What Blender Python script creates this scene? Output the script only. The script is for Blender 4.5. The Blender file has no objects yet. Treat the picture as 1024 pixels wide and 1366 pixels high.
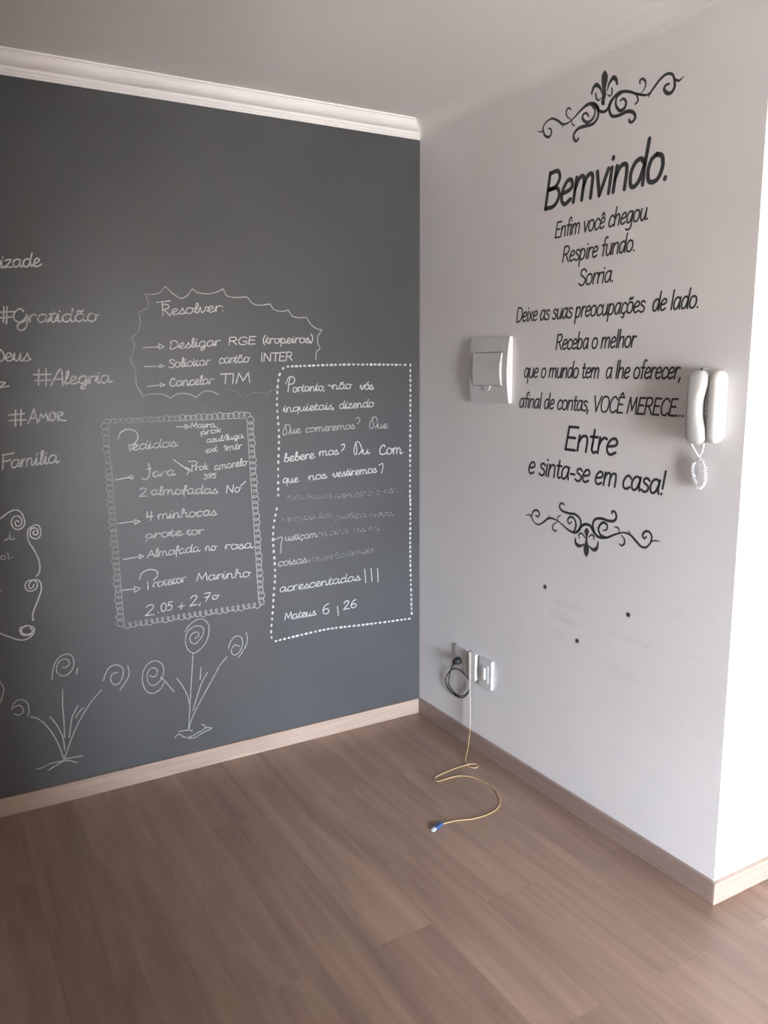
import bpy, bmesh, math, random
from mathutils import Matrix, Vector, Euler
random.seed(7)
D = bpy.data
S = bpy.context.scene
C = S.collection

# ------------------------------------------------------------------ camera
F = 1094.98                                   # focal length in pixels of the 1024 x 1366 frame
ROT = Euler((1.398251, 0.006591, -0.527473), 'XYZ')
EYE = Vector((-1.97545, -3.07999, 1.59215))
cam = D.cameras.new('camera')
cam.sensor_fit = 'VERTICAL'
cam.sensor_height = 36.0
cam.lens = F * 36.0 / 1366.0
cam.clip_start = 0.05
co = D.objects.new('camera', cam)
co.location = EYE
co.rotation_euler = ROT
C.objects.link(co)
S.camera = co

# ------------------------------------------------------------------ room sizes (metres)
H = 2.60          # ceiling height
L = 1.6386        # length of the short white wall
XL, XR, YR = -2.6, 3.2, -3.4
YB = -5.6                                      # window wall of the added room behind the opening
BX0, BX1 = -1.46, -0.62                         # balcony door in that wall, placed to aim the daylight
HB, TB = 0.0698, 0.0139                        # skirting height, thickness
WX0, WX1, WZ0, WZ1 = -1.11, 1.0, 0.0, 2.16      # opening in the unseen rear wall, edge set to keep the left dark
BZ = 1.88                                      # head of the balcony door
RX0, RX1 = -3.3, 1.3                           # side walls of the added room behind

# ------------------------------------------------------------------ sky, light, exposure
S.view_settings.view_transform = 'Standard'
S.view_settings.look = 'None'
S.view_settings.gamma = 1.0
S.view_settings.use_curve_mapping = False
S.view_settings.exposure = 2.3
SKY = 26.5
wd = D.worlds.new('overcast_sky')
S.world = wd
wd.use_nodes = True
nt = wd.node_tree
bg = nt.nodes['Background']
tc = nt.nodes.new('ShaderNodeTexCoord')
sx = nt.nodes.new('ShaderNodeSeparateXYZ')
rp = nt.nodes.new('ShaderNodeValToRGB')
mr = nt.nodes.new('ShaderNodeMapRange')
mr.inputs[1].default_value = -1
mr.inputs[2].default_value = 1
nt.links.new(tc.outputs['Generated'], sx.inputs[0])
nt.links.new(sx.outputs[2], mr.inputs[0])
nt.links.new(mr.outputs[0], rp.inputs[0])
nt.links.new(rp.outputs[0], bg.inputs[0])
rp.color_ramp.elements[0].position = 0.47
rp.color_ramp.elements[0].color = (0.43, 0.415, 0.395, 1)
rp.color_ramp.elements[1].position = 0.53
rp.color_ramp.elements[1].color = (0.86, 0.96, 1.10, 1)
bg.inputs[1].default_value = SKY
pl = D.lights.new('window_portal', 'AREA')
pl.shape = 'RECTANGLE'
pl.size = BX1 - BX0
pl.size_y = BZ
pl.cycles.is_portal = True
po = D.objects.new('window_portal', pl)
po.location = ((BX0 + BX1) / 2, YB - .16, BZ / 2)
po.rotation_euler = (math.radians(90), 0, 0)
C.objects.link(po)
S.cycles.max_bounces = 12
S.cycles.diffuse_bounces = 8
S.cycles.use_denoising = True


# ------------------------------------------------------------------ materials
def mat(name, col, rough=0.5, spec=0.5, metal=0.0):
    m = D.materials.new(name)
    m.use_nodes = True
    b = m.node_tree.nodes['Principled BSDF']
    b.inputs['Base Color'].default_value = (*col, 1)
    b.inputs['Roughness'].default_value = rough
    b.inputs['Specular IOR Level'].default_value = spec
    b.inputs['Metallic'].default_value = metal
    return m


def N(m, t, **kw):
    n = m.node_tree.nodes.new(t)
    for k, v in kw.items():
        setattr(n, k, v)
    return n


def noise_color(m, c0, c1, scale=(1, 1, 1), nscale=4.0, detail=4.0, lo=0.35, hi=0.65, bump=0.0):
    nt = m.node_tree
    b = nt.nodes['Principled BSDF']
    t = N(m, 'ShaderNodeTexCoord')
    mp = N(m, 'ShaderNodeMapping')
    mp.inputs['Scale'].default_value = scale
    n = N(m, 'ShaderNodeTexNoise')
    n.inputs['Scale'].default_value = nscale
    n.inputs['Detail'].default_value = detail
    r = N(m, 'ShaderNodeValToRGB')
    r.color_ramp.elements[0].position = lo
    r.color_ramp.elements[1].position = hi
    r.color_ramp.elements[0].color = (*c0, 1)
    r.color_ramp.elements[1].color = (*c1, 1)
    nt.links.new(t.outputs['Object'], mp.inputs[0])
    nt.links.new(mp.outputs[0], n.inputs['Vector'])
    nt.links.new(n.outputs['Fac'], r.inputs[0])
    nt.links.new(r.outputs[0], b.inputs['Base Color'])
    if bump:
        bp = N(m, 'ShaderNodeBump')
        bp.inputs['Strength'].default_value = bump
        bp.inputs['Distance'].default_value = 0.002
        nt.links.new(n.outputs['Fac'], bp.inputs['Height'])
        nt.links.new(bp.outputs[0], b.inputs['Normal'])
    return r, n


M_white = mat('white_wall_paint', (0.74, 0.725, 0.71), 0.6, 0.3)
noise_color(M_white, (0.72, 0.705, 0.69), (0.75, 0.735, 0.72), nscale=2.2)
M_ceil = mat('ceiling_paint', (0.74, 0.715, 0.69), 0.8, 0.2)
noise_color(M_ceil, (0.80, 0.785, 0.765), (0.82, 0.805, 0.785), nscale=1.5)
M_dark = mat('chalkboard_paint', (0.085, 0.087, 0.09), 0.42, 0.5)
noise_color(M_dark, (0.066, 0.068, 0.072), (0.077, 0.079, 0.084), nscale=1.6, detail=5)
M_crown = mat('white_plaster_moulding', (0.82, 0.80, 0.78), 0.5, 0.4)
noise_color(M_crown, (0.89, 0.88, 0.865), (0.91, 0.90, 0.885), nscale=6)


def scuffed_wall():
    """white paint with hand marks and furniture scuffs low on the wall"""
    m = mat('scuffed_white_wall_paint', (0.74, 0.725, 0.71), 0.6, 0.3)
    r, n = noise_color(m, (0.80, 0.79, 0.785), (0.83, 0.82, 0.815), nscale=2.2)
    nt = m.node_tree
    b = nt.nodes['Principled BSDF']
    t = N(m, 'ShaderNodeTexCoord')
    mp = N(m, 'ShaderNodeMapping')
    mp.inputs['Scale'].default_value = (1, 2.2, 11)
    n2 = N(m, 'ShaderNodeTexNoise')
    n2.inputs['Scale'].default_value = 1.7
    n2.inputs['Detail'].default_value = 6
    nt.links.new(t.outputs['Object'], mp.inputs[0])
    nt.links.new(mp.outputs[0], n2.inputs['Vector'])
    r2 = N(m, 'ShaderNodeValToRGB')
    r2.color_ramp.elements[0].position = 0.56
    r2.color_ramp.elements[1].position = 0.76
    nt.links.new(n2.outputs['Fac'], r2.inputs[0])
    s = N(m, 'ShaderNodeSeparateXYZ')
    nt.links.new(t.outputs['Object'], s.inputs[0])

    def band(sock, a, b_, c, d):
        x = N(m, 'ShaderNodeMapRange', interpolation_type='SMOOTHSTEP')
        x.inputs[1].default_value, x.inputs[2].default_value = a, b_
        y = N(m, 'ShaderNodeMapRange', interpolation_type='SMOOTHSTEP')
        y.inputs[1].default_value, y.inputs[2].default_value = d, c
        nt.links.new(sock, x.inputs[0])
        nt.links.new(sock, y.inputs[0])
        k = N(m, 'ShaderNodeMath', operation='MULTIPLY')
        nt.links.new(x.outputs[0], k.inputs[0])
        nt.links.new(y.outputs[0], k.inputs[1])
        return k.outputs[0]
    k = N(m, 'ShaderNodeMath', operation='MULTIPLY')
    nt.links.new(band(s.outputs[2], 0.40, 0.62, 0.80, 0.98), k.inputs[0])
    nt.links.new(band(s.outputs[1], -1.75, -1.45, -0.95, -0.70), k.inputs[1])
    k2 = N(m, 'ShaderNodeMath', operation='MULTIPLY')
    nt.links.new(k.outputs[0], k2.inputs[0])
    nt.links.new(r2.outputs[0], k2.inputs[1])
    k3 = N(m, 'ShaderNodeMath', operation='MULTIPLY')
    k3.inputs[1].default_value = 0.22
    nt.links.new(k2.outputs[0], k3.inputs[0])
    mx = N(m, 'ShaderNodeMixRGB')
    mx.inputs[2].default_value = (0.45, 0.44, 0.44, 1)
    nt.links.new(k3.outputs[0], mx.inputs[0])
    nt.links.new(r.outputs[0], mx.inputs[1])
    nt.links.new(mx.outputs[0], b.inputs['Base Color'])
    return m


def floor_wood():
    m = mat('laminate_planks', (0.25, 0.18, 0.14), 0.36, 0.5)
    nt = m.node_tree
    b = nt.nodes['Principled BSDF']
    t = N(m, 'ShaderNodeTexCoord')
    s = N(m, 'ShaderNodeSeparateXYZ')
    cmb = N(m, 'ShaderNodeCombineXYZ')
    nt.links.new(t.outputs['Object'], s.inputs[0])
    nt.links.new(s.outputs[1], cmb.inputs[0])
    nt.links.new(s.outputs[0], cmb.inputs[1])
    br = N(m, 'ShaderNodeTexBrick')
    br.offset = 0.37
    br.inputs['Scale'].default_value = 1.0
    br.inputs['Brick Width'].default_value = 1.29
    br.inputs['Row Height'].default_value = 0.195
    br.inputs['Mortar Size'].default_value = 0.0012
    br.inputs['Mortar Smooth'].default_value = 0.6
    br.inputs['Color1'].default_value = (0.0, 0.0, 0.0, 1)
    br.inputs['Color2'].default_value = (1, 1, 1, 1)
    br.inputs['Mortar'].default_value = (0.5, 0.5, 0.5, 1)
    nt.links.new(cmb.outputs[0], br.inputs['Vector'])
    # grain: noise stretched along the plank, shifted per plank
    sep = N(m, 'ShaderNodeSeparateColor')
    nt.links.new(br.outputs['Color'], sep.inputs[0])
    off = N(m, 'ShaderNodeMath', operation='MULTIPLY')
    off.inputs[1].default_value = 7.0
    nt.links.new(sep.outputs[0], off.inputs[0])
    mp = N(m, 'ShaderNodeMapping')
    mp.inputs['Scale'].default_value = (1.1, 13, 1)
    nt.links.new(cmb.outputs[0], mp.inputs[0])
    ad = N(m, 'ShaderNodeVectorMath', operation='ADD')
    nt.links.new(mp.outputs[0], ad.inputs[0])
    c2 = N(m, 'ShaderNodeCombineXYZ')
    nt.links.new(off.outputs[0], c2.inputs[0])
    nt.links.new(off.outputs[0], c2.inputs[2])
    nt.links.new(c2.outputs[0], ad.inputs[1])
    n = N(m, 'ShaderNodeTexNoise')
    n.inputs['Scale'].default_value = 1.0
    n.inputs['Detail'].default_value = 7
    n.inputs['Roughness'].default_value = 0.62
    n.inputs['Distortion'].default_value = 0.5
    nt.links.new(ad.outputs[0], n.inputs['Vector'])
    r = N(m, 'ShaderNodeValToRGB')
    e = r.color_ramp.elements
    e[0].position, e[0].color = 0.28, (*FLOOR_D, 1)
    e[1].position, e[1].color = 0.75, (*FLOOR_L, 1)
    nt.links.new(n.outputs['Fac'], r.inputs[0])
    hsv = N(m, 'ShaderNodeHueSaturation')
    v = N(m, 'ShaderNodeMapRange')
    v.inputs[3].default_value, v.inputs[4].default_value = 0.945, 1.055
    nt.links.new(sep.outputs[0], v.inputs[0])
    nt.links.new(v.outputs[0], hsv.inputs['Value'])
    nt.links.new(r.outputs[0], hsv.inputs['Color'])
    mx = N(m, 'ShaderNodeMixRGB')
    mx.inputs[2].default_value = (0.10, 0.075, 0.06, 1)
    mf = N(m, 'ShaderNodeMath', operation='MULTIPLY')
    mf.inputs[1].default_value = 0.25
    nt.links.new(br.outputs['Fac'], mf.inputs[0])
    nt.links.new(mf.outputs[0], mx.inputs[0])
    nt.links.new(hsv.outputs[0], mx.inputs[1])
    nt.links.new(mx.outputs[0], b.inputs['Base Color'])
    rr = N(m, 'ShaderNodeMapRange')
    rr.inputs[3].default_value, rr.inputs[4].default_value = 0.34, 0.46
    nt.links.new(n.outputs['Fac'], rr.inputs[0])
    nt.links.new(rr.outputs[0], b.inputs['Roughness'])
    return m


FLOOR_D, FLOOR_L = (0.195, 0.126, 0.094), (0.385, 0.266, 0.200)
M_right = scuffed_wall()
M_floor = floor_wood()
M_base = mat('skirting_wood', (0.46, 0.34, 0.27), 0.45, 0.4)
noise_color(M_base, (0.36, 0.272, 0.216), (0.46, 0.355, 0.29), scale=(2, 2, 60), nscale=1.5, detail=6, lo=0.3, hi=0.7)
M_base_shaded = mat('skirting_wood_shaded', (0.30, 0.21, 0.18), 0.45, 0.4)  # same wood as the other boards, with this wall's shade put into the colour
noise_color(M_base_shaded, (0.27, 0.19, 0.16), (0.35, 0.255, 0.22), scale=(2, 2, 60), nscale=1.5, detail=6, lo=0.3, hi=0.7)
M_alu = mat('white_aluminium', (0.8, 0.8, 0.8), 0.4, 0.5)
M_conc = mat('balcony_concrete', (0.42, 0.41, 0.39), 0.9, 0.2)
noise_color(M_conc, (0.38, 0.37, 0.35), (0.46, 0.45, 0.43), nscale=3)


def chalk_mat(name, lo, hi, a, b_):
    m = mat(name, hi, 0.95, 0.1)
    noise_color(m, lo, hi, nscale=190.0, detail=3, lo=a, hi=b_)
    return m


M_chalk = chalk_mat('chalk', (0.28, 0.28, 0.285), (0.62, 0.62, 0.62), 0.30, 0.50)
M_thin = chalk_mat('chalk_light_pressure', (0.20, 0.20, 0.203), (0.44, 0.44, 0.44), 0.30, 0.55)
M_faint = chalk_mat('chalk_half_rubbed_out', (0.07, 0.071, 0.073), (0.34, 0.34, 0.345), 0.40, 0.64)
M_vinyl = mat('charcoal_vinyl', (0.035, 0.037, 0.042), 0.5, 0.4)
noise_color(M_vinyl, (0.045, 0.047, 0.052), (0.055, 0.057, 0.062), nscale=5)
M_plas = mat('white_plastic', (0.80, 0.80, 0.79), 0.32, 0.5)
noise_color(M_plas, (0.69, 0.69, 0.68), (0.71, 0.71, 0.70), nscale=9)
M_ivory = mat('ivory_plastic', (0.57, 0.57, 0.545), 0.40, 0.4)
noise_color(M_ivory, (0.56, 0.56, 0.535), (0.58, 0.58, 0.555), nscale=9)
M_grey = mat('grey_plastic', (0.30, 0.30, 0.30), 0.5, 0.4)
noise_color(M_grey, (0.27, 0.27, 0.27), (0.33, 0.33, 0.33), nscale=9)
M_black = mat('black_rubber', (0.018, 0.018, 0.019), 0.5, 0.4)
noise_color(M_black, (0.016, 0.016, 0.017), (0.022, 0.022, 0.023), nscale=30)
M_yel = mat('yellow_cable_jacket', (0.62, 0.42, 0.20), 0.45, 0.4)
noise_color(M_yel, (0.47, 0.32, 0.16), (0.54, 0.38, 0.20), nscale=30)
M_cream = mat('cream_cable_sleeve', (0.60, 0.55, 0.47), 0.5, 0.4)
noise_color(M_cream, (0.42, 0.38, 0.33), (0.46, 0.42, 0.37), nscale=30)
M_blue = mat('blue_connector_plastic', (0.05, 0.13, 0.36), 0.35, 0.5)
noise_color(M_blue, (0.035, 0.085, 0.22), (0.05, 0.11, 0.26), nscale=60)
M_steel = mat('clear_cap_plastic', (0.55, 0.60, 0.68), 0.25, 0.5)
noise_color(M_steel, (0.53, 0.58, 0.66), (0.58, 0.63, 0.70), nscale=60)
M_hole = mat('wall_plug_plastic', (0.13, 0.12, 0.115), 0.7, 0.3)
noise_color(M_hole, (0.11, 0.10, 0.095), (0.16, 0.15, 0.145), nscale=80)
M_pit_shade = mat('hole_shade', (0.02, 0.02, 0.02), 0.9, 0.1)
noise_color(M_pit_shade, (0.017, 0.017, 0.017), (0.025, 0.025, 0.025), nscale=80)


# ------------------------------------------------------------------ object helpers
def tag(o, label, cat, group=None):
    o['label'] = label
    o['category'] = cat
    if group:
        o['group'] = group
    return o


def thing(name, label, cat, loc, group=None):
    o = D.objects.new(name, None)
    o.empty_display_size = 0.05
    o.location = loc
    C.objects.link(o)
    return tag(o, label, cat, group)


def base_of(p):
    v = Vector((0, 0, 0))
    while p is not None:
        v += p.location
        p = p.parent
    return v


def obj(name, vs, fs, m, parent=None, smooth=False, origin=None):
    """one mesh object from world-space vertices"""
    o = D.objects.new(name, D.meshes.new(name))
    off = base_of(parent) if parent else Vector((0, 0, 0))
    if origin is not None:
        o.location = Vector(origin) - off
        off = Vector(origin)
    o.data.from_pydata([tuple(Vector(v) - off) for v in vs], [], fs)
    o.data.materials.append(m)
    o.data.update()
    if smooth:
        o.data.polygons.foreach_set('use_smooth', [True] * len(o.data.polygons))
    if parent:
        o.parent = parent
    C.objects.link(o)
    return o


class MB:
    def __init__(self):
        self.v, self.f = [], []

    def add(self, vs, fs):
        k = len(self.v)
        self.v += [tuple(v) for v in vs]
        self.f += [tuple(i + k for i in f) for f in fs]

    def box(self, x0, x1, y0, y1, z0, z1):
        self.add([(x, y, z) for x in (x0, x1) for y in (y0, y1) for z in (z0, z1)],
                 [(0, 1, 3, 2), (4, 6, 7, 5), (0, 4, 5, 1), (2, 3, 7, 6), (0, 2, 6, 4), (1, 5, 7, 3)])

    def tube(self, pts, r, n=8, closed=False):
        pts = [Vector(p) for p in pts]
        rr = r if isinstance(r, (list, tuple)) else [r] * len(pts)
        up = Vector((0, 0, 1))
        rings = []
        prev = None
        for i, p in enumerate(pts):
            a = pts[max(i - 1, 0)]
            b = pts[min(i + 1, len(pts) - 1)]
            t = (b - a).normalized()
            if prev is None:
                s = t.cross(up)
                if s.length < 0.05:
                    s = t.cross(Vector((1, 0, 0)))
            else:
                s = prev - t * prev.dot(t)
            s.normalize()
            prev = s
            w = t.cross(s)
            rings.append([p + (s * math.cos(2 * math.pi * k / n) + w * math.sin(2 * math.pi * k / n)) * rr[i] for k in range(n)])
        vs = [v for g in rings for v in g]
        fs = [(i * n + k, i * n + (k + 1) % n, (i + 1) * n + (k + 1) % n, (i + 1) * n + k) for i in range(len(rings) - 1) for k in range(n)]
        fs.append(tuple(range(n))[::-1])
        fs.append(tuple((len(rings) - 1) * n + k for k in range(n)))
        self.add(vs, fs)

    def loft(self, rings):
        n = len(rings[0])
        vs = [v for g in rings for v in g]
        fs = [(i * n + k, i * n + (k + 1) % n, (i + 1) * n + (k + 1) % n, (i + 1) * n + k) for i in range(len(rings) - 1) for k in range(n)]
        fs.append(tuple(range(n))[::-1])
        fs.append(tuple((len(rings) - 1) * n + k for k in range(n)))
        self.add(vs, fs)

    def build(self, name, m, parent=None, smooth=False, origin=None, bevel=0.0, seg=2):
        o = obj(name, self.v, self.f, m, parent, smooth, origin)
        if bevel:
            md = o.modifiers.new('bevel', 'BEVEL')
            md.width = bevel
            md.segments = seg
            md.limit_method = 'ANGLE'
            md.angle_limit = math.radians(40)
        return o


def box(name, m, *a, parent=None, bevel=0.0, origin=None):
    b = MB()
    b.box(*a)
    return b.build(name, m, parent, bevel=bevel, origin=origin)


def struct(o):
    o['kind'] = 'structure'
    return o


def spline(pts, k=5):
    if len(pts) < 3:
        return [tuple(map(float, p)) for p in pts]
    d = len(pts[0])
    P = [[2 * a - b for a, b in zip(pts[0], pts[1])]] + [list(p) for p in pts] + [[2 * a - b for a, b in zip(pts[-1], pts[-2])]]
    out = []
    for i in range(1, len(P) - 2):
        p0, p1, p2, p3 = P[i - 1:i + 3]
        for j in range(k):
            t = j / k
            out.append(tuple(0.5 * (2 * p1[q] + (p2[q] - p0[q]) * t + (2 * p0[q] - 5 * p1[q] + 4 * p2[q] - p3[q]) * t * t
                                    + (3 * p1[q] - p0[q] - 3 * p2[q] + p3[q]) * t ** 3) for q in range(d)))
    out.append(tuple(map(float, pts[-1])))
    return out


# ------------------------------------------------------------------ the room
struct(box('floor', M_floor, RX0 - .15, XR + .15, YB - .15, .15, -.12, 0))
struct(box('ceiling', M_ceil, RX0 - .15, XR + .15, YB - .15, .15, H, H + .12))
struct(box('wall_back', M_dark, XL - .15, .12, 0, .15, 0, H))
struct(box('wall_right', M_right, 0, .12, -L, 0, 0, H))
struct(box('wall_side', M_white, .12, XR + .15, -L, -L + .12, 0, H))
struct(box('wall_left', M_white, XL - .15, XL, YR, 0, 0, H))
struct(box('wall_far', M_white, XR, XR + .15, YR, -L, 0, H))
b = MB()
b.box(XL - .15, WX0, YR - .15, YR, 0, H)
b.box(WX1, XR + .15, YR - .15, YR, 0, H)
b.box(WX0, WX1, YR - .15, YR, WZ1, H)
struct(b.build('wall_rear', M_white))
# unseen room added behind the opening to steer daylight from its balcony door
struct(box('added_wall_behind_left', M_white, RX0 - .15, RX0, YB, YR - .15, 0, H))
struct(box('added_wall_behind_right', M_white, RX1, RX1 + .15, YB, YR - .15, 0, H))
b = MB()
b.box(RX0 - .15, BX0, YB - .15, YB, 0, H)
b.box(BX1, RX1 + .15, YB - .15, YB, 0, H)
b.box(BX0, BX1, YB - .15, YB, BZ, H)
struct(b.build('added_wall_behind', M_white))
b = MB()
for x in (BX0, (BX0 + BX1) / 2 - .025, BX1 - .05):
    b.box(x, x + .05, YB - .12, YB - .05, 0, BZ)
b.box(BX0, BX1, YB - .12, YB - .05, BZ - .05, BZ)
b.box(BX0, BX1, YB - .12, YB - .05, 0, .03)
struct(b.build('window_1', M_alu))
struct(box('added_balcony_slab', M_conc, RX0, RX1, YB - 1.3, YB - .15, -.12, 0))          # unseen balcony slab, added outside the door
struct(box('added_balcony_overhang', M_conc, RX0, RX1, YB - 1.3, YB - .15, H, H + .12))       # unseen slab added above the balcony to cut the high sky

# skirting boards
struct(box('baseboard_back', M_base, XL, 0, -TB, 0, 0, HB, bevel=.002))
struct(box('baseboard_right', M_base_shaded, -TB, 0, -L, -TB, 0, HB, bevel=.002))
struct(box('baseboard_side', M_base, -TB, XR, -L - TB, -L, 0, HB, bevel=.002))
# plaster cornice: profile (out from wall, down from ceiling)
PC = .0657
prof = [(0, PC), (.006, PC), (.0075, .061), (.011, .057), (.011, .053), (.0145, .050), (.018, .0435), (.0185, .0405), (.022, .040)]
prof += [(.022 + .031 * math.sin(a), .040 - .029 * (1 - math.cos(a))) for a in [math.radians(x) for x in (15, 30, 45, 60, 75, 90)]]
prof += [(.0555, .0105), (.0555, .0065), (PC, .0055), (PC, 0)]


def cornice(name, axis, pr, m):
    vs, fs = [], []
    for (a, d) in pr + [(0, 0)]:
        if axis == 'x':
            vs += [(XL, -a, H - d), (-a, -a, H - d)]
        else:
            vs += [(-a, -L, H - d), (-a, -a, H - d)]
    n = len(pr) + 1
    for i in range(n):
        j = (i + 1) % n
        f = (2 * i, 2 * i + 1, 2 * j + 1, 2 * j)
        fs.append(f if axis == 'x' else f[::-1])
    fs += [tuple(2 * i for i in range(n)), tuple(2 * i + 1 for i in range(n))[::-1]]
    o = struct(obj(name, vs, fs, m))
    bm = bmesh.new()
    bm.from_mesh(o.data)
    bmesh.ops.recalc_face_normals(bm, faces=bm.faces)
    bm.to_mesh(o.data)
    bm.free()
    return o


cornice('trim_1', 'x', prof, M_crown)
prof2 = [(PC * (1 - math.cos(math.radians(q))), PC * (1 - math.sin(math.radians(q)))) for q in range(0, 91, 10)]
cornice('trim_2', 'y', prof2, M_ceil)

# ------------------------------------------------------------------ drawing on the walls
RM = ROT.to_matrix()


def on_back(u, v):
    """where a point of the chalk wall lies (metres along x, height)"""
    d = RM @ Vector(((u - 512) / F, -(v - 683) / F, -1))
    t = -EYE.y / d.y
    return (EYE.x + t * d.x, EYE.z + t * d.z)


def on_right(u, v):
    """where a point of the lettered wall lies (metres from the corner, height)"""
    d = RM @ Vector(((u - 512) / F, -(v - 683) / F, -1))
    t = -EYE.x / d.x
    return (-(EYE.y + t * d.y), EYE.z + t * d.z)


def emb_back(a, z, d):
    return (a, -d, z)


def emb_right(a, z, d):
    return (-d, -a, z)


class Ink:
    """flat strokes of chalk or vinyl lying on one wall, collected into one mesh"""
    def __init__(self, emb, thick=.0008):
        self.emb, self.th = emb, thick
        self.mb = MB()
        self.pts = []

    def stroke(self, pts, w):
        if not isinstance(w, (list, tuple)):
            for i in range(1, len(pts) - 1):
                ax, ay = pts[i][0] - pts[i - 1][0], pts[i][1] - pts[i - 1][1]
                bx, by = pts[i + 1][0] - pts[i][0], pts[i + 1][1] - pts[i][1]
                if ax * bx + ay * by < .55 * math.hypot(ax, ay) * math.hypot(bx, by) and math.hypot(ax, ay) > 1e-4 and math.hypot(bx, by) > 1e-4:
                    self.stroke(pts[:i + 1], w)        # a sharp corner: lift the pen
                    self.stroke(pts[i:], w)
                    return
        q = [pts[0]]
        for p in pts[1:]:
            if math.dist(p, q[-1]) > 1e-4:
                q.append(p)
        if len(q) == 1:
            q.append((q[0][0] + w * .3, q[0][1]))
        n = len(q)
        ws = list(w) if isinstance(w, (list, tuple)) else [w] * n
        if len(ws) != n:
            ws = [ws[min(int(i * len(ws) / n), len(ws) - 1)] for i in range(n)]
        # round ends
        def unit(a, b_):
            l = math.dist(a, b_) or 1
            return ((b_[0] - a[0]) / l, (b_[1] - a[1]) / l)
        t0, t1 = unit(q[1], q[0]), unit(q[-2], q[-1])
        h0, h1 = ws[0] / 2, ws[-1] / 2
        pre = [((q[0][0] + t0[0] * h0 * c, q[0][1] + t0[1] * h0 * c), 2 * h0 * math.sqrt(max(0, 1 - c * c)) + 1e-5) for c in (1, .8, .45)]
        post = [((q[-1][0] + t1[0] * h1 * c, q[-1][1] + t1[1] * h1 * c), 2 * h1 * math.sqrt(max(0, 1 - c * c)) + 1e-5) for c in (.45, .8, 1)]
        q = [a for a, _ in pre] + q + [a for a, _ in post]
        ws = [a for _, a in pre] + ws + [a for _, a in post]
        n = len(q)
        vs, fs = [], []
        for i in range(n):
            a, c = q[max(i - 1, 0)], q[min(i + 1, n - 1)]
            t = unit(a, c)
            nx, ny = -t[1], t[0]
            for s, d in ((-.5, .0001), (-.36, self.th), (.36, self.th), (.5, .0001)):
                vs.append(self.emb(q[i][0] + nx * s * ws[i], q[i][1] + ny * s * ws[i], d))
        flip = self.emb is emb_right
        for i in range(n - 1):
            for k in range(3):
                f = (4 * i + k, 4 * (i + 1) + k, 4 * (i + 1) + k + 1, 4 * i + k + 1)
                fs.append(f)
        self.mb.add(vs, fs)
        self.pts += q

    def poly(self, pts):
        n = len(pts)
        vs = [self.emb(a, z, self.th) for a, z in pts] + [self.emb(a, z, .0) for a, z in pts]
        fs = [tuple(range(n))] + [(i, n + i, n + (i + 1) % n, (i + 1) % n) for i in range(n)]
        self.mb.add(vs, fs)
        self.pts += pts

    def build(self, name, m, parent=None):
        a = sum(p[0] for p in self.pts) / len(self.pts)
        z = min(p[1] for p in self.pts)
        return self.mb.build(name, m, parent, origin=None if parent else self.emb(a, z, 0))


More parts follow.
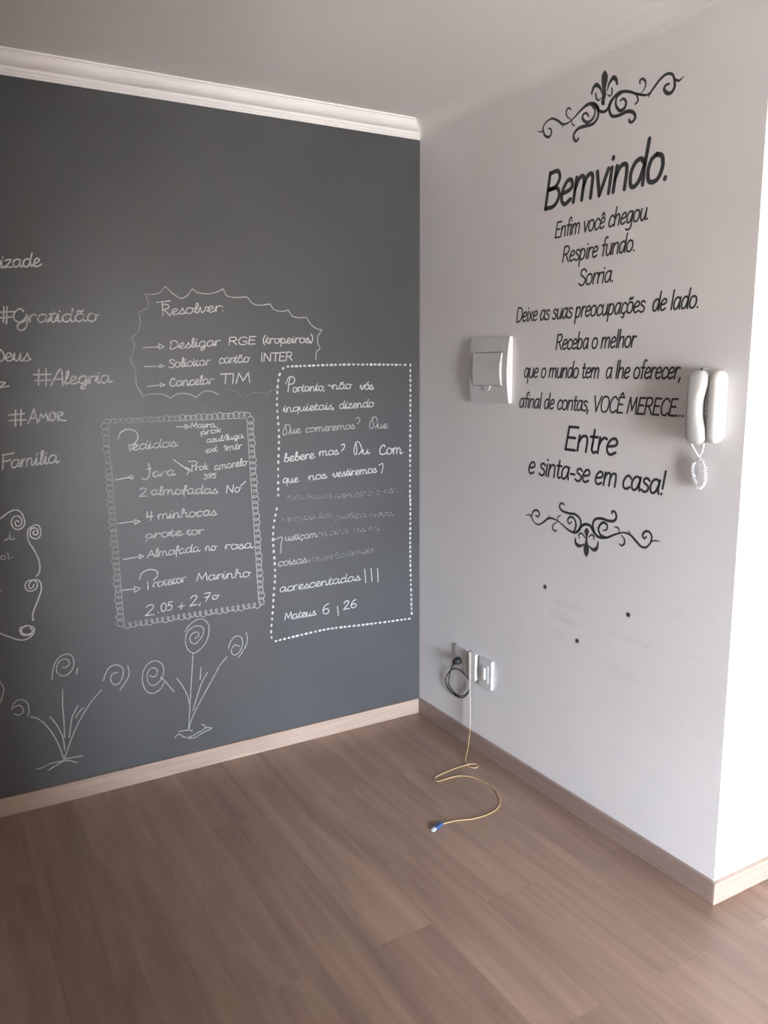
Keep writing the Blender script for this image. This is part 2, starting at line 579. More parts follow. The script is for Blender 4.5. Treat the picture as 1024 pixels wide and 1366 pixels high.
# ---- single-stroke alphabet; units: 100 = height of a small letter; '~' = rounded stroke
G = {
 'a': (84, '~68,80 48,100 22,92 6,55 14,10 34,2 54,22 68,70', '70,98 66,40 74,2'),
 'b': (82, '10,165 8,2', '~8,45 22,88 46,98 66,70 64,25 42,2 20,4 8,25'),
 'c': (70, '~64,80 46,98 22,88 6,50 14,10 38,1 62,16'),
 'd': (86, '~68,80 48,100 22,92 6,55 14,10 34,2 54,22 68,70', '74,165 70,60 74,2'),
 'e': (74, '~8,48 50,56 64,72 52,97 28,94 8,60 10,20 32,1 62,16'),
 'f': (52, '~58,160 44,166 30,150 26,110 24,2', '4,98 50,98'),
 'g': (84, '~68,80 48,100 22,92 6,55 14,12 34,4 54,24 68,70', '~70,98 70,20 66,-40 40,-58 10,-48'),
 'h': (82, '10,165 8,2', '~8,45 26,90 50,98 64,78 66,2'),
 'i': (28, '12,98 12,2', '12,132 12,136'),
 'j': (34, '~20,98 20,-20 8,-52 -8,-50', '20,132 20,136'),
 'l': (28, '12,165 12,2'),
 'k': (74, '10,165 8,2', '60,98 12,44 64,2'),
 'm': (122, '10,98 8,2', '~9,50 24,90 44,98 56,78 56,2', '~56,50 70,90 92,98 104,78 106,2'),
 'n': (82, '10,98 8,2', '~8,50 26,90 50,98 64,78 66,2'),
 'o': (82, '~36,100 14,86 5,50 14,12 36,1 60,12 72,50 62,88 36,100'),
 'p': (82, '10,98 8,-58', '~8,45 22,88 46,98 66,70 64,25 42,2 20,4 8,25'),
 'q': (84, '~68,80 48,100 22,92 6,55 14,12 34,4 54,24 68,70', '70,98 70,-58'),
 'r': (56, '10,98 8,2', '~8,45 20,82 38,98 54,92'),
 's': (64, '~56,84 38,99 14,90 16,66 40,52 56,34 48,8 26,0 4,12'),
 't': (52, '22,140 20,30 ~', '~20,60 20,20 32,1 48,8', '2,98 46,98'),
 'u': (82, '~10,98 8,40 20,4 40,2 60,30 66,70', '68,98 68,2'),
 'v': (70, '4,98 32,2 64,98'),
 'x': (70, '6,98 62,2', '62,98 4,2'),
 'y': (72, '4,98 34,8', '66,98 20,-58'),
 'z': (70, '6,98 62,98 4,2 66,2'),
 ' ': (44,), '.': (32, '10,2 11,6'), ',': (34, '14,8 6,-26'), ':': (34, '12,70 12,74', '12,8 12,12'), '-': (54, '6,48 46,48'),
 '!': (36, '16,165 14,42', '12,2 12,6'), '?': (66, '~6,130 16,158 40,160 54,135 34,98 26,70 26,45', '24,2 24,6'),
 '(': (38, '~32,165 12,110 10,40 28,-20'), ')': (38, '~8,165 28,110 28,40 8,-20'), '/': (50, '46,165 4,-10'), '+': (80, '8,60 68,60', '38,95 38,25'),
 'A': (104, '4,2 52,150 96,2', '20,52 84,52'),
 'B': (98, '14,150 10,2', '~14,148 60,150 78,118 56,84 14,80', '~14,80 66,80 88,44 64,6 10,2'),
 'C': (98, '~92,124 66,150 32,136 8,80 22,18 56,0 92,22'),
 'D': (104, '14,150 10,2', '~14,150 66,144 96,90 78,24 40,2 10,2'),
 'E': (84, '78,148 16,148 10,2 76,2', '14,80 66,80'),
 'F': (82, '16,150 10,2', '14,148 78,150', '13,80 62,82'),
 'G': (104, '~92,126 66,150 32,136 8,80 22,18 56,0 90,16 92,60', '58,64 94,64'),
 'I': (34, '14,150 14,2'), 'J': (66, '~48,150 48,40 34,2 4,6', '30,150 62,150'),
 'M': (124, '6,2 24,150 60,30 98,150 114,2'), 'N': (112, '10,2 14,150 90,2 96,150'),
 'O': (114, '~54,152 20,134 6,76 20,18 54,0 90,18 106,76 90,134 54,152'),
 'P': (92, '14,150 10,2', '~14,148 62,150 84,112 62,76 14,74'),
 'Q': (112, '~54,152 20,134 6,76 20,18 54,0 90,18 104,76 90,134 54,152', '60,30 104,-14'),
 'R': (98, '14,150 10,2', '~14,148 62,150 82,114 60,80 14,76', '44,76 90,2'),
 'S': (88, '~80,124 54,152 18,138 20,100 54,78 80,48 64,8 34,0 4,18'),
 'T': (92, '4,148 92,148', '48,148 46,2'), 'V': (98, '4,150 46,2 94,150'),
 '0': (86, '~40,140 14,118 6,70 16,18 40,0 66,18 74,70 64,118 40,140'), '1': (54, '8,105 34,140 32,2'),
 '2': (82, '~8,110 24,138 54,136 62,106 38,56 6,2', '6,2 72,4'), '3': (76, '~8,128 34,140 58,118 46,84 26,76 56,66 64,28 36,0 6,14'),
 '4': (84, '12,140 8,60 72,62', '54,140 52,2'), '5': (78, '66,138 18,138 14,84', '~14,84 46,90 66,52 46,6 8,6'), '6': (80, '~60,138 26,110 8,50 24,4 56,6 66,44 42,70 14,52'),
 '7': (72, '6,138 66,138 26,2', '16,72 56,76'),
}
ACC = {'ã': ('a', '~18,120 30,136 46,124 60,140'), 'õ': ('o', '~16,120 28,136 44,124 58,140'), 'ê': ('e', '20,118 36,142 54,118'),
       'í': ('i', '8,120 26,146'), 'ó': ('o', '30,118 54,150'), 'ç': ('c', '~40,2 46,-18 36,-36 22,-32'), 'Ê': ('E', '28,168 46,190 64,168'), 'á': ('a', '34,118 56,146')}
# handwriting: joined forms that replace the plain ones
HW = {
 'a': (88, '~66,82 46,100 20,90 6,52 18,8 42,6 62,40 68,88', '~68,92 66,30 78,4 96,24'),
 'b': (78, '~2,20 24,80 34,150 22,165 12,120 12,20 34,0 58,24 54,70 34,80', '~54,74 70,66 84,72'),
 'd': (90, '~66,82 46,100 20,90 6,52 18,8 42,6 62,40 70,100', '~76,165 68,70 70,14 82,2 98,24'),
 'e': (70, '~-4,22 30,44 54,74 42,100 20,88 10,46 20,6 46,2 76,26'),
 'f': (50, '~2,10 30,80 44,150 32,168 22,130 22,20 24,-50', '4,70 48,74'),
 'g': (84, '~66,82 46,100 20,90 6,52 18,8 42,6 62,40 68,88', '~68,92 68,10 58,-52 34,-62 30,-36 84,14'),
 'h': (84, '~2,20 24,80 32,150 20,165 12,120 10,2', '~10,40 28,88 50,92 60,60 60,16 72,2 88,22'),
 'i': (38, '~-4,30 14,96 14,20 24,2 42,24', '18,132 20,136'),
 'l': (40, '~-2,20 22,80 32,150 20,168 12,130 12,24 24,0 44,22'),
 'm': (126, '~-2,40 12,94 12,2', '~12,50 26,92 44,94 54,70 54,2', '~54,50 68,92 88,94 98,60 98,16 110,2 128,22'),
 'n': (86, '~-2,40 12,94 12,2', '~12,50 28,92 48,94 58,60 58,16 70,2 90,22'),
 'o': (80, '~44,96 20,94 6,54 16,10 42,2 64,30 62,76 44,96 56,86 84,80'),
 'p': (82, '~-4,30 14,98 10,-60', '~12,50 30,92 56,84 60,36 36,6 14,22', '~50,16 70,8 86,22'),
 'r': (60, '~-4,24 6,70 12,98 12,60 12,4', '~12,56 24,86 40,97 56,88'),
 's': (60, '~-6,14 20,60 30,100 38,74 50,30 36,2 10,8', '~36,4 52,8 66,24'),
 't': (52, '~-4,24 20,90 26,150 20,60 22,14 34,2 54,24', '2,96 46,104'),
 'u': (86, '~-4,40 10,94 10,30 24,2 46,16 62,90', '~62,92 60,24 72,2 90,22'),
 'v': (76, '~-4,40 10,94 20,30 32,2 54,40 60,92 80,84'),
 'z': (74, '~6,90 34,100 58,92 30,40 4,4 30,10 70,4'),
 'D': (100, '~20,140 16,60 10,4 50,2 88,50 80,118 40,146 6,120'),
 'Q': (100, '~30,120 40,40 20,4 4,30 30,110 60,140 84,90 60,20 30,4 90,6'),
 'C': (92, '~70,118 60,146 28,130 8,70 22,10 60,2 96,26'),
}
for k, (bse, acc) in ACC.items():
    G[k] = (*G[bse], acc)
    if bse in HW:
        HW[k] = (*HW[bse], acc)


def layout(text, hand):
    x, out = 0, []
    for ch in text:
        g = HW.get(ch, G[ch]) if hand else G[ch]
        for s in g[1:]:
            s = s.replace(' ~', '')
            sm = s.startswith('~')
            pts = [tuple(map(float, p.split(','))) for p in s.lstrip('~').split()]
            pts = [((px + x) / 100, py / 100) for px, py in pts]
            out.append(spline(pts, 5) if sm else pts)
        x += g[0]
    return out, x / 100


class Reg:
    """one enlarged view of the chalk wall the strokes were measured in"""
    def __init__(self, ox, oy, s):
        self.ox, self.oy, self.s = ox, oy, s

    def m(self, p):
        return on_back(self.ox + p[0] / self.s, self.oy + p[1] / self.s)

    def word(self, ink, text, x0, y0, x1, y1, h, w=.0046, slant=.06, jit=.03):
        st, adv = layout(text, True)
        for s in st:
            jx, jy = random.uniform(-jit, jit), random.uniform(-jit, jit)
            q = []
            ink.pts0 = ink.pts
            for gx, gy in s:
                t = gx / adv
                q.append(self.m((x0 + (x1 - x0) * t + slant * gy * h + jx * h, y0 + (y1 - y0) * t - (gy + jy) * h)))
            ink.stroke(q, w)

    def line(self, ink, txt, w=.0046, sm=True):
        pts = [tuple(map(float, p.split(','))) for p in txt.split()]
        if sm and len(pts) > 2:
            pts = spline(pts, 6)
        ink.stroke([self.m(p) for p in pts], w)


def chalk():
    return Ink(emb_back)


RA = Reg(0, 320, 4.27)
RB = Reg(0, 640, 3.415)
RC = Reg(160, 370, 3.657)
RD = Reg(130, 540, 4.452)
RE = Reg(140, 680, 4.452)
RF = Reg(350, 470, 4.655)
RG = Reg(350, 660, 4.655)
RH = Reg(0, 850, 5.69)
RI = Reg(180, 810, 6.02)
WORDS = 'chalk words down the left of the dark wall'


def cword(label, words=(), lines=(), w=.0052, m=M_chalk):
    k = chalk()
    for a in words:
        RA.word(k, *a, w=w)
    for t in lines:
        RA.line(k, t, w)
    return tag(k.build('chalk_word', m), label, 'chalk writing', WORDS)


cword('chalk word whose visible end reads "izade", highest of the words at the left edge', [('izade', -2, 160, 232, 150, 46)])
cword('chalk hashtag reading "#Gratidão" in rounded joined letters', [('ratidão', 160, 470, 556, 464, 46)],
      ['22,382 18,470', '40,380 36,478', '0,412 76,408', '0,444 72,438',
       '134,408 120,394 98,398 78,425 84,456 114,468 142,448 152,424', '152,424 156,470 140,508 112,514 98,496 112,474 165,452'])
cword('chalk word ending in "eus", cut by the left photo edge under "#Gratidão"', [('eus', 26, 690, 172, 690, 46)], ['0,624 16,640 25,664 14,686 0,692'])
cword('chalk hashtag reading "#Alegria", placed right of and below "eus"', [('legria', 366, 822, 632, 815, 44)],
      ['222,738 218,828', '262,735 262,830', '192,768 290,766', '198,802 292,798', '290,828 345,735 358,830', '306,796 352,792'])
cword('single chalk letter "z" at the left edge, left of "#Alegria"', [], ['0,812 18,810 30,814 12,828 0,842 24,836 50,832'])
kk = chalk()
for t in ['88,970 88,1060', '120,966 118,1056', '50,998 138,990', '52,1030 148,1024']:
    RA.line(kk, t, .0052)
for t in ['160,1046 194,960 214,1044', '172,1018 206,1010', '222,1034 232,988 246,1014 262,984 274,1030', '326,990 330,1030', '328,1004 342,1026 374,1030']:
    RA.line(kk, t, .0052, sm=False)
RA.line(kk, '300,980 284,992 282,1020 298,1030 314,1014 312,988 300,980', .0052)
RA.line(kk, '324,990 346,980 358,992 330,1006', .0052)
tag(kk.build('chalk_word', M_chalk), 'chalk hashtag reading "#AMOR" in small capitals', 'chalk writing', WORDS)
cword('chalk word reading "Família", lowest of the words at the left', [('amília', 60, 1300, 330, 1270, 46)], ['18,1222 15,1306', '15,1226 80,1214', '18,1264 60,1254'])


# curly frame cut by the left edge
def spiral(cx, cy, rx, ry, turns, a0, cw=1, r1=.12, n=14):
    out = []
    N_ = int(turns * n)
    for i in range(N_ + 1):
        t = i / N_
        r = 1 + (r1 - 1) * t
        a = a0 + cw * 2 * math.pi * turns * t
        out.append((cx + rx * r * math.cos(a), cy + ry * r * math.sin(a)))
    return out


def raw(reg, ink, pts, w):
    ink.stroke([reg.m(p) for p in pts], w)


t = thing('chalk_scroll_frame', 'chalk frame of curling scrolls cut off by the left photo edge', 'chalk drawing', emb_back(*RB.m((80, 728)), 0))
for parts in (['0,178 40,148 75,137 100,155 112,190 105,215 80,227 58,215 52,190 62,170 82,165 98,180 95,205 78,212 68,198 76,186 86,192'],
              ['140,222 152,208 175,208 186,235 180,260 160,269 140,258 137,235 150,220 168,224 172,244 158,252 150,240 160,232',
               '138,215 125,236 130,280 155,320 175,360 182,400 176,428 164,440'],
              ['135,460 165,455 184,468 188,500 176,540 156,590 148,620 152,640',
               '150,455 125,462 114,482 124,504 148,506 168,490 166,466 148,460 132,474 136,494 150,490 154,476'],
              ['120,668 96,672 90,688 102,706 130,708 154,696 154,674 128,664 108,670 98,690 114,704 140,700 148,684 136,674',
               '155,690 146,710 115,728 80,728 40,715 0,700']):
    k = chalk()
    for s in parts:
        RB.line(k, s, .0048)
    k.build('scroll', M_chalk, t)
k = chalk()
RB.line(k, '42,240 43,244', .0048)
RB.line(k, '20,276 40,266 46,250 47,272 66,268', .0045)
k.build('text_line', M_chalk, t)
k = chalk()
RB.line(k, '0,350 18,346 25,356 12,364 4,358', .0045)
RB.line(k, '35,335 40,352 38,362 60,352', .0045)
k.build('text_line', M_thin, t)
k = chalk()
RB.line(k, '0,502 4,506', .0045)
k.build('text_line', M_thin, t)


def flower(reg, label, loc, blooms, stems, ground, sc=.0045):
    t = thing('chalk_flower', label, 'chalk drawing', emb_back(*reg.m(loc), 0), 'chalk spiral flowers along the foot of the dark wall')
    for name, lst in (('spiral_bloom', blooms), ('stem', stems), ('ground_mark', ground)):
        for grp in lst:
            k = chalk()
            for s in (grp if isinstance(grp, list) else [grp]):
                reg.line(k, s, sc)
            k.build(name, M_thin, t)
    return t


flower(RH, 'chalk plant with three spiral blooms nearest the left edge, on crossed ground strokes', (488, 1000),
       [['395,320 400,260 420,190 460,145 510,128 550,150 560,200 545,250 510,285 470,293 435,270 430,225 450,185 490,165 522,180 522,210 495,230 475,228', '588,236 580,280'],
        ['785,330 800,280 830,230 880,210 925,230 935,275 915,335 875,362 845,340 840,300 860,275 892,268', '968,218 980,270 965,320 910,400'],
        ['90,530 120,485 170,475 208,500 220,560 212,595', '88,545 110,530 145,518 175,540 170,575 140,592 112,585']],
       ['232,605 290,620 350,670 410,750 450,830 488,935', '380,605 430,665 470,740 485,800 490,860', '475,400 475,520 485,640 490,760',
        '590,520 550,600 535,680 525,760', '630,535 600,570 575,610', '770,400 700,480 640,570 580,680 535,790 500,890 488,935'],
       [['280,1000 320,990 380,960 488,938 540,940 580,952', '370,1008 430,970 490,935', '490,925 540,915 630,900']])
k = chalk()
RH.line(k, '0,335 20,370 28,410 15,460 0,500', .0045)
tag(k.build('chalk_flower', M_thin), 'sliver of a chalk bloom curve cut by the left photo edge', 'chalk drawing', 'chalk spiral flowers along the foot of the dark wall')
flower(RI, 'chalk plant with three spiral blooms growing below the boxed order list', (440, 1050),
       [['400,195 440,140 500,100 550,98 590,140 592,210 570,280 520,340 470,368 425,340 405,280 415,210 450,170 500,150 545,165 548,210 520,260 480,295 445,275 445,235 470,205 505,202 510,230 482,250'],
        ['240,595 200,660 140,692 90,670 60,600 65,520 105,455 165,430 215,455 230,510 215,570 170,620 125,625 100,585 100,530 130,490 170,495 180,530 150,560 120,550', '205,565 240,590'],
        ['750,330 765,280 800,238 845,235 865,280 850,340 810,382 780,375 775,340 800,305 835,312', '893,205 902,260 885,320 830,405']],
       ['465,368 460,470 452,600 445,720 438,850 430,985', '240,590 275,635 312,678', '738,398 680,470 620,580 560,690 500,800 455,900 430,985',
        '580,525 530,620 495,730 465,830', '530,485 526,540 522,580', '335,570 385,640 420,710 440,790'],
       [['350,1000 400,990 430,985 460,995', '320,1045 350,1020 385,1035 425,1048 500,1010 570,965 535,940', '385,1045 470,1050 540,1010 615,972 560,965']], .0042)

# cloud-edged note
t = thing('chalk_note', 'chalk note headed "Resolver:" inside a spiky cloud outline', 'chalk writing', emb_back(*RC.m((370, 600)), 0), 'chalk notes in drawn borders')
k = chalk()
arcs = ['122,82 160,82 190,76 222,45', '222,45 262,82 300,102 330,86 352,55', '352,55 380,74 430,80 475,70 503,55', '503,55 520,88 560,98 620,95',
        '620,95 645,126 680,136 732,130', '732,130 750,156 785,166 820,160', '820,160 840,188 870,197 910,195', '910,195 930,228 955,248 985,257',
        '985,257 966,285 964,315 975,348', '975,348 958,365 955,400', '122,82 134,115 130,148 90,172', '90,172 98,215 88,262 55,298',
        '55,298 70,330 64,365 48,400', '48,400 68,435 76,480 80,530', '80,530 96,550 110,577', '110,577 170,568 215,572 247,590',
        '247,590 280,568 330,568 372,585', '372,585 410,556 450,558 480,572']
for s in arcs:
    RC.line(k, s, .0044)
k.build('border', M_thin, t)
k = chalk()
for s in ('480,572 520,550 560,556 605,590', '605,590 640,566 690,562 720,572', '720,572 735,552 770,550'):
    RC.line(k, s, .0040)
k.build('border', M_faint, t)
k = chalk()
RC.line(k, '178,122 245,115', .0045)
RC.line(k, '206,128 209,186', .0048)
RC.line(k, '206,130 232,134 238,148 212,158', .0048)
RC.line(k, '214,158 244,186', .0048, sm=False)
RC.word(k, 'esolver:', 250, 182, 512, 165, 29, .0042)
k.build('heading', M_chalk, t)


def arrow(reg, parent, a, b_, head, name='arrow', fill=True):
    k = chalk()
    reg.line(k, '%g,%g %g,%g' % (*a, *b_), .0042)
    reg.line(k, head, .0042, sm=False)
    return k.build(name, M_chalk, parent)


def tline(reg, parent, words, m=M_chalk, w=.0042, extra=()):
    """one line of handwriting: every word a part of the note; loose strokes join the nearest word"""
    inks = []
    for a in words:
        k = chalk()
        reg.word(k, *a, w=w)
        inks.append(k)
    for e in extra:
        q = [reg.m(tuple(map(float, p.split(',')))) for p in e.split()]
        c = (sum(p[0] for p in q) / len(q), sum(p[1] for p in q) / len(q))
        best = min(inks, key=lambda k: min(math.dist(c, p) for p in k.pts0))
        reg.line(best, e, w)
    for k in inks:
        k.build('word', m, parent)


arrow(RC, t, (112, 343), (190, 339), '190,324 215,338 190,350 190,324')
tline(RC, t, [('Desligar', 240, 350, 490, 332, 27), ('RGE', 527, 330, 662, 326, 25), ('(tropeiros)', 695, 324, 940, 318, 25)])
arrow(RC, t, (120, 435), (195, 434), '195,424 215,433 195,442 195,424')
tline(RC, t, [('Solicitar', 235, 442, 440, 428, 26), ('cartão', 482, 420, 630, 415, 27), ('INTER', 685, 412, 842, 406, 28)])
arrow(RC, t, (132, 532), (198, 526), '196,516 220,525 196,534 196,516')
tline(RC, t, [('Cancelar', 240, 532, 456, 520, 26), ('TIM', 485, 520, 640, 514, 33)], w=.0046)


def scallops(ink, reg, p0, p1, pitch, amp, side, w):
    """a row of small pen loops running from p0 to p1"""
    L_ = math.dist(p0, p1)
    n = max(1, round(L_ / pitch))
    dx, dy = (p1[0] - p0[0]) / L_, (p1[1] - p0[1]) / L_
    nx, ny = -dy * side, dx * side
    pts = []
    for i in range(n * 12 + 1):
        th = 2 * math.pi * i / 12
        wob = 1 + .15 * math.sin(i * .37)
        a = L_ * i / (n * 12) - pitch * .42 * math.sin(th)
        o = amp * wob * (1 - math.cos(th)) / 2
        pts.append((p0[0] + dx * a + nx * o, p0[1] + dy * a + ny * o))
    raw(reg, ink, pts, w)


# boxed order list
PX = Reg(0, 0, 1)
t = thing('chalk_note', 'chalk list headed "Pedidos:" boxed by a border of little loops', 'chalk writing', emb_back(*PX.m((250, 836)), 0), 'chalk notes in drawn borders')
k = chalk()
c00, c10, c11, c01 = (144, 565), (329, 557.5), (345, 804), (165.5, 834)
for a, b_ in ((c00, c01), (c10, c11), (c00, c10)):
    raw(PX, k, [a, b_], .0036)
scallops(k, PX, (140, 566), (333, 555), 7.2, 6, -1, .0040)
scallops(k, PX, c00, (165, 834), 7.4, 8.5, 1, .0040)
scallops(k, PX, (331, 557), (346, 806), 7.6, 6.5, -1, .0040)
scallops(k, PX, (166, 831), (346, 803), 7.2, 7, 1, .0042)
k.build('border', M_thin, t)
k = chalk()
RD.line(k, '122,204 138,164 185,145 228,160 240,196 218,232 188,242', .0044)
RD.line(k, '186,232 192,275', .0046)
RD.word(k, 'edidos:', 202, 270, 492, 244, 31, .0042)
k.build('heading', M_chalk, t)
arrow(RD, t, (470, 132), (520, 130), '520,118 545,129 520,142 520,118')
tline(RD, t, [('Mayra', 552, 138, 698, 134, 21), ('prok', 612, 180, 738, 162, 20), ('azul/luga', 645, 226, 866, 196, 20), ('ext', 640, 288, 712, 276, 22), ('1mtr', 745, 275, 860, 260, 24)], w=.0036)
arrow(RD, t, (450, 325), (538, 388), '530,412 552,388 526,372')
tline(RD, t, [('rok', 582, 390, 660, 384, 24), ('amarelo', 692, 388, 886, 358, 26), ('375', 628, 442, 706, 434, 20)], w=.0038, extra=['540,336 580,336 590,350 568,366', '562,352 560,396'])
arrow(RD, t, (105, 447), (192, 430), '192,424 206,418 214,430 204,440 192,434')
tline(RD, t, [('ara', 325, 430, 460, 418, 31)], w=.0046, extra=['304,348 310,400 298,436 276,444 264,434', '290,382 320,378'])
tline(RD, t, [('2', 245, 545, 300, 545, 36), ('almofadas', 316, 536, 712, 526, 31), ('No', 762, 524, 848, 518, 30)], extra=['850,482 878,455'])
arrow(RD, t, (120, 705), (220, 692), '220,682 252,692 222,708 220,682')
tline(RD, t, [('4', 285, 690, 336, 684, 38), ('minhocas', 356, 680, 706, 655, 31)])
tline(RE, t, [('prote', 240, 172, 458, 152, 28), ('tor', 484, 152, 588, 146, 30)])
arrow(RE, t, (110, 295), (206, 279), '204,266 228,276 206,290 204,266')
tline(RE, t, [('Almofada', 248, 286, 562, 246, 29), ('no', 595, 246, 660, 240, 29), ('rosa', 712, 236, 876, 228, 30)])
arrow(RE, t, (85, 480), (176, 470), '174,456 210,467 178,490 174,456')
tline(RE, t, [('rotetor', 285, 462, 482, 428, 30), ('Marinho', 540, 424, 862, 398, 31)], extra=['205,412 220,375 265,355 306,364 310,394 288,418', '252,428 256,472'])
tline(RE, t, [('2', 235, 630, 300, 622, 44), ('.', 308, 612, 330, 612, 40), ('05', 330, 606, 402, 594, 36), ('2,', 500, 574, 578, 556, 42), ('7', 582, 548, 626, 540, 36), ('o', 632, 534, 676, 528, 24)],
      extra=['435,576 472,570', '456,554 451,590'])

# verse in a dotted border
t = thing('chalk_note', 'chalk Bible verse ending "Mateus 6,26" inside a dotted border beside the corner', 'chalk writing', emb_back(*RG.m((480, 912)), 0), 'chalk notes in drawn borders')
k = chalk()


def dots(reg, path, pitch):
    path = [tuple(map(float, p.split(','))) for p in path.split()]
    path = spline(path, 12) if len(path) > 2 else [path[0], path[1]]
    acc, nxt = 0.0, 0.0
    for a, b_ in zip(path, path[1:]):
        l = math.dist(a, b_)
        while nxt <= acc + l:
            f = (nxt - acc) / l
            p = (a[0] + (b_[0] - a[0]) * f, a[1] + (b_[1] - a[1]) * f)
            e = random.uniform(2.5, 5)
            dx, dy = (b_[0] - a[0]) / l * e, (b_[1] - a[1]) / l * e
            raw(reg, k, [(p[0] - dx, p[1] - dy), (p[0] + dx, p[1] + dy)], random.uniform(.0075, .0100))
            nxt += pitch * random.uniform(.9, 1.1)
        acc += l


dots(RF, '158,88 520,76 905,78', 27)
dots(RF, '918,80 917,480 915,930', 31)
dots(RF, '128,100 112,128 98,170 90,330 102,510 98,700 97,920', 40)
dots(RG, '88,88 68,200 66,300 74,400 78,510 70,610 64,720 54,840 58,905', 38)
dots(RG, '84,908 200,880 400,835 620,808 800,785 920,768', 27)
dots(RG, '918,30 917,380 922,580 926,750', 30)
k.build('border', M_chalk, t)
tline(RF, t, [('ortanto,', 186, 248, 392, 236, 30), ('não', 432, 230, 552, 226, 30), ('vós', 605, 232, 688, 230, 30)],
      extra=['158,245 164,190 172,160', '146,196 160,160 184,150 200,168 192,192 166,200', '408,204 430,212'])
tline(RF, t, [('inquietais,', 128, 372, 452, 352, 29), ('dizendo', 475, 352, 692, 338, 30)], w=.0038)
tline(RF, t, [('ue', 170, 504, 236, 500, 27), ('comeremos', 266, 498, 572, 474, 28), ('ue', 712, 472, 776, 470, 27)], m=M_thin, w=.0040,
      extra=['140,450 150,500 132,514 128,490 150,450 166,452 172,480 160,508', '578,412 596,404 604,424 590,444', '680,405 690,460 670,472 666,446 688,404 706,406 714,440 700,470'])
tline(RF, t, [('bebere', 132, 682, 322, 658, 32), ('mos', 350, 644, 470, 634, 30), ('u', 618, 632, 664, 630, 31), ('Com', 722, 636, 868, 630, 40)], w=.0044,
      extra=['488,576 506,570 508,590 492,612', '580,560 586,620 574,634 568,600 584,556 604,566 616,606 598,634'])
tline(RF, t, [('que', 124, 812, 222, 806, 28), ('nos', 285, 796, 398, 782, 29), ('vestiremos', 435, 778, 708, 746, 29)], w=.0040,
      extra=['724,700 744,690 748,712 738,750'])
tline(RF, t, [('....', 790, 752, 860, 742, 22), ('mas buscai prim', 155, 916, 560, 900, 24), ('eiro o rei...', 570, 898, 870, 866, 24)], m=M_faint, w=.0038)
tline(RG, t, [('vosso pois dam', 122, 170, 430, 140, 24), ('justiça nova...', 455, 150, 850, 128, 24)], m=M_faint, w=.0038)
tline(RG, t, [('ustiçam', 140, 288, 340, 262, 26)], m=M_thin, w=.0044, extra=['70,282 108,264 124,268 116,300 112,362'])
tline(RG, t, [('os aind', 345, 262, 530, 238, 26), ('as m', 560, 236, 725, 220, 24)], m=M_faint, w=.0042)
tline(RG, t, [('coisas', 96, 446, 275, 420, 28)], m=M_thin, w=.0046)
tline(RG, t, [('vosserão', 280, 420, 520, 386, 26), ('amais', 525, 380, 690, 354, 24)], m=M_faint, w=.0044)
tline(RG, t, [('acrescentadas', 106, 606, 606, 530, 30)], m=M_chalk, w=.0040, extra=['634,462 641,545', '674,458 680,538', '714,458 718,540'])
tline(RG, t, [('Mateus', 134, 780, 330, 748, 30), ('6', 368, 742, 420, 738, 46), ('26', 500, 714, 588, 696, 36)], w=.0042, extra=['466,694 470,750'])

# ------------------------------------------------------------------ vinyl lettering on the white wall
VG = 'vinyl lettering lines of the welcome text'


def lettering(text, z, a0, a1, xh, w, label, sh=.20):
    st, adv = layout(text, False)
    xs = [p[0] for s in st for p in s]
    lo, hi = min(xs), max(xs)
    words, x = [], 0.0
    cut = []
    for ch in text:                                  # where each word ends along the line
        g = G[ch][0] / 100
        if ch == ' ':
            cut.append(x + g / 2)
        x += g
    groups = {}
    for s in st:
        m_ = sum(p[0] for p in s) / len(s)
        groups.setdefault(sum(m_ > c for c in cut), []).append(s)
    t = None
    if len(groups) > 1:
        t = thing('vinyl_lettering', label, 'wall lettering', emb_right((a0 + a1) / 2, z, 0), VG)
    for g in sorted(groups):
        k = Ink(emb_right, .0006)
        for s in groups[g]:
            k.stroke([(a0 + (a1 - a0) * (gx - lo) / (hi - lo) + sh * gy * xh * .75, z + gy * xh) for gx, gy in s], w)
        if t is None:
            return tag(k.build('vinyl_lettering', M_vinyl), label, 'wall lettering', VG)
        k.build('word', M_vinyl, t)
    return t


Q = 'charcoal vinyl lettering reading "%s" on the white wall'
lettering('Bemvindo.', 2.130, .800, 1.318, .076, .0145, Q % 'Bemvindo.')
for text, z, a0, a1, xh, w in [
    ('Enfim você chegou.', 2.028, .854, 1.258, .0335, .0062), ('Respire fundo.', 1.943, .894, 1.210, .0335, .0062), ('Sorria.', 1.860, .975, 1.126, .0335, .0062),
    ('Deixe as suas preocupações  de lado.', 1.758, .657, 1.458, .0335, .0062), ('Receba o melhor', 1.654, .874, 1.232, .0335, .0062),
    ('que o mundo tem  a lhe oferecer,', 1.558, .707, 1.410, .0335, .0062), ('afinal de contas, VOCÊ MERECE...', 1.449, .684, 1.428, .0335, .0062),
    ('Entre', 1.312, .937, 1.170, .054, .0098), ('e sinta-se em casa!', 1.209, .744, 1.366, .044, .0084)]:
    lettering(text, z, a0, a1, xh, w, Q % text.replace('  ', ' '))


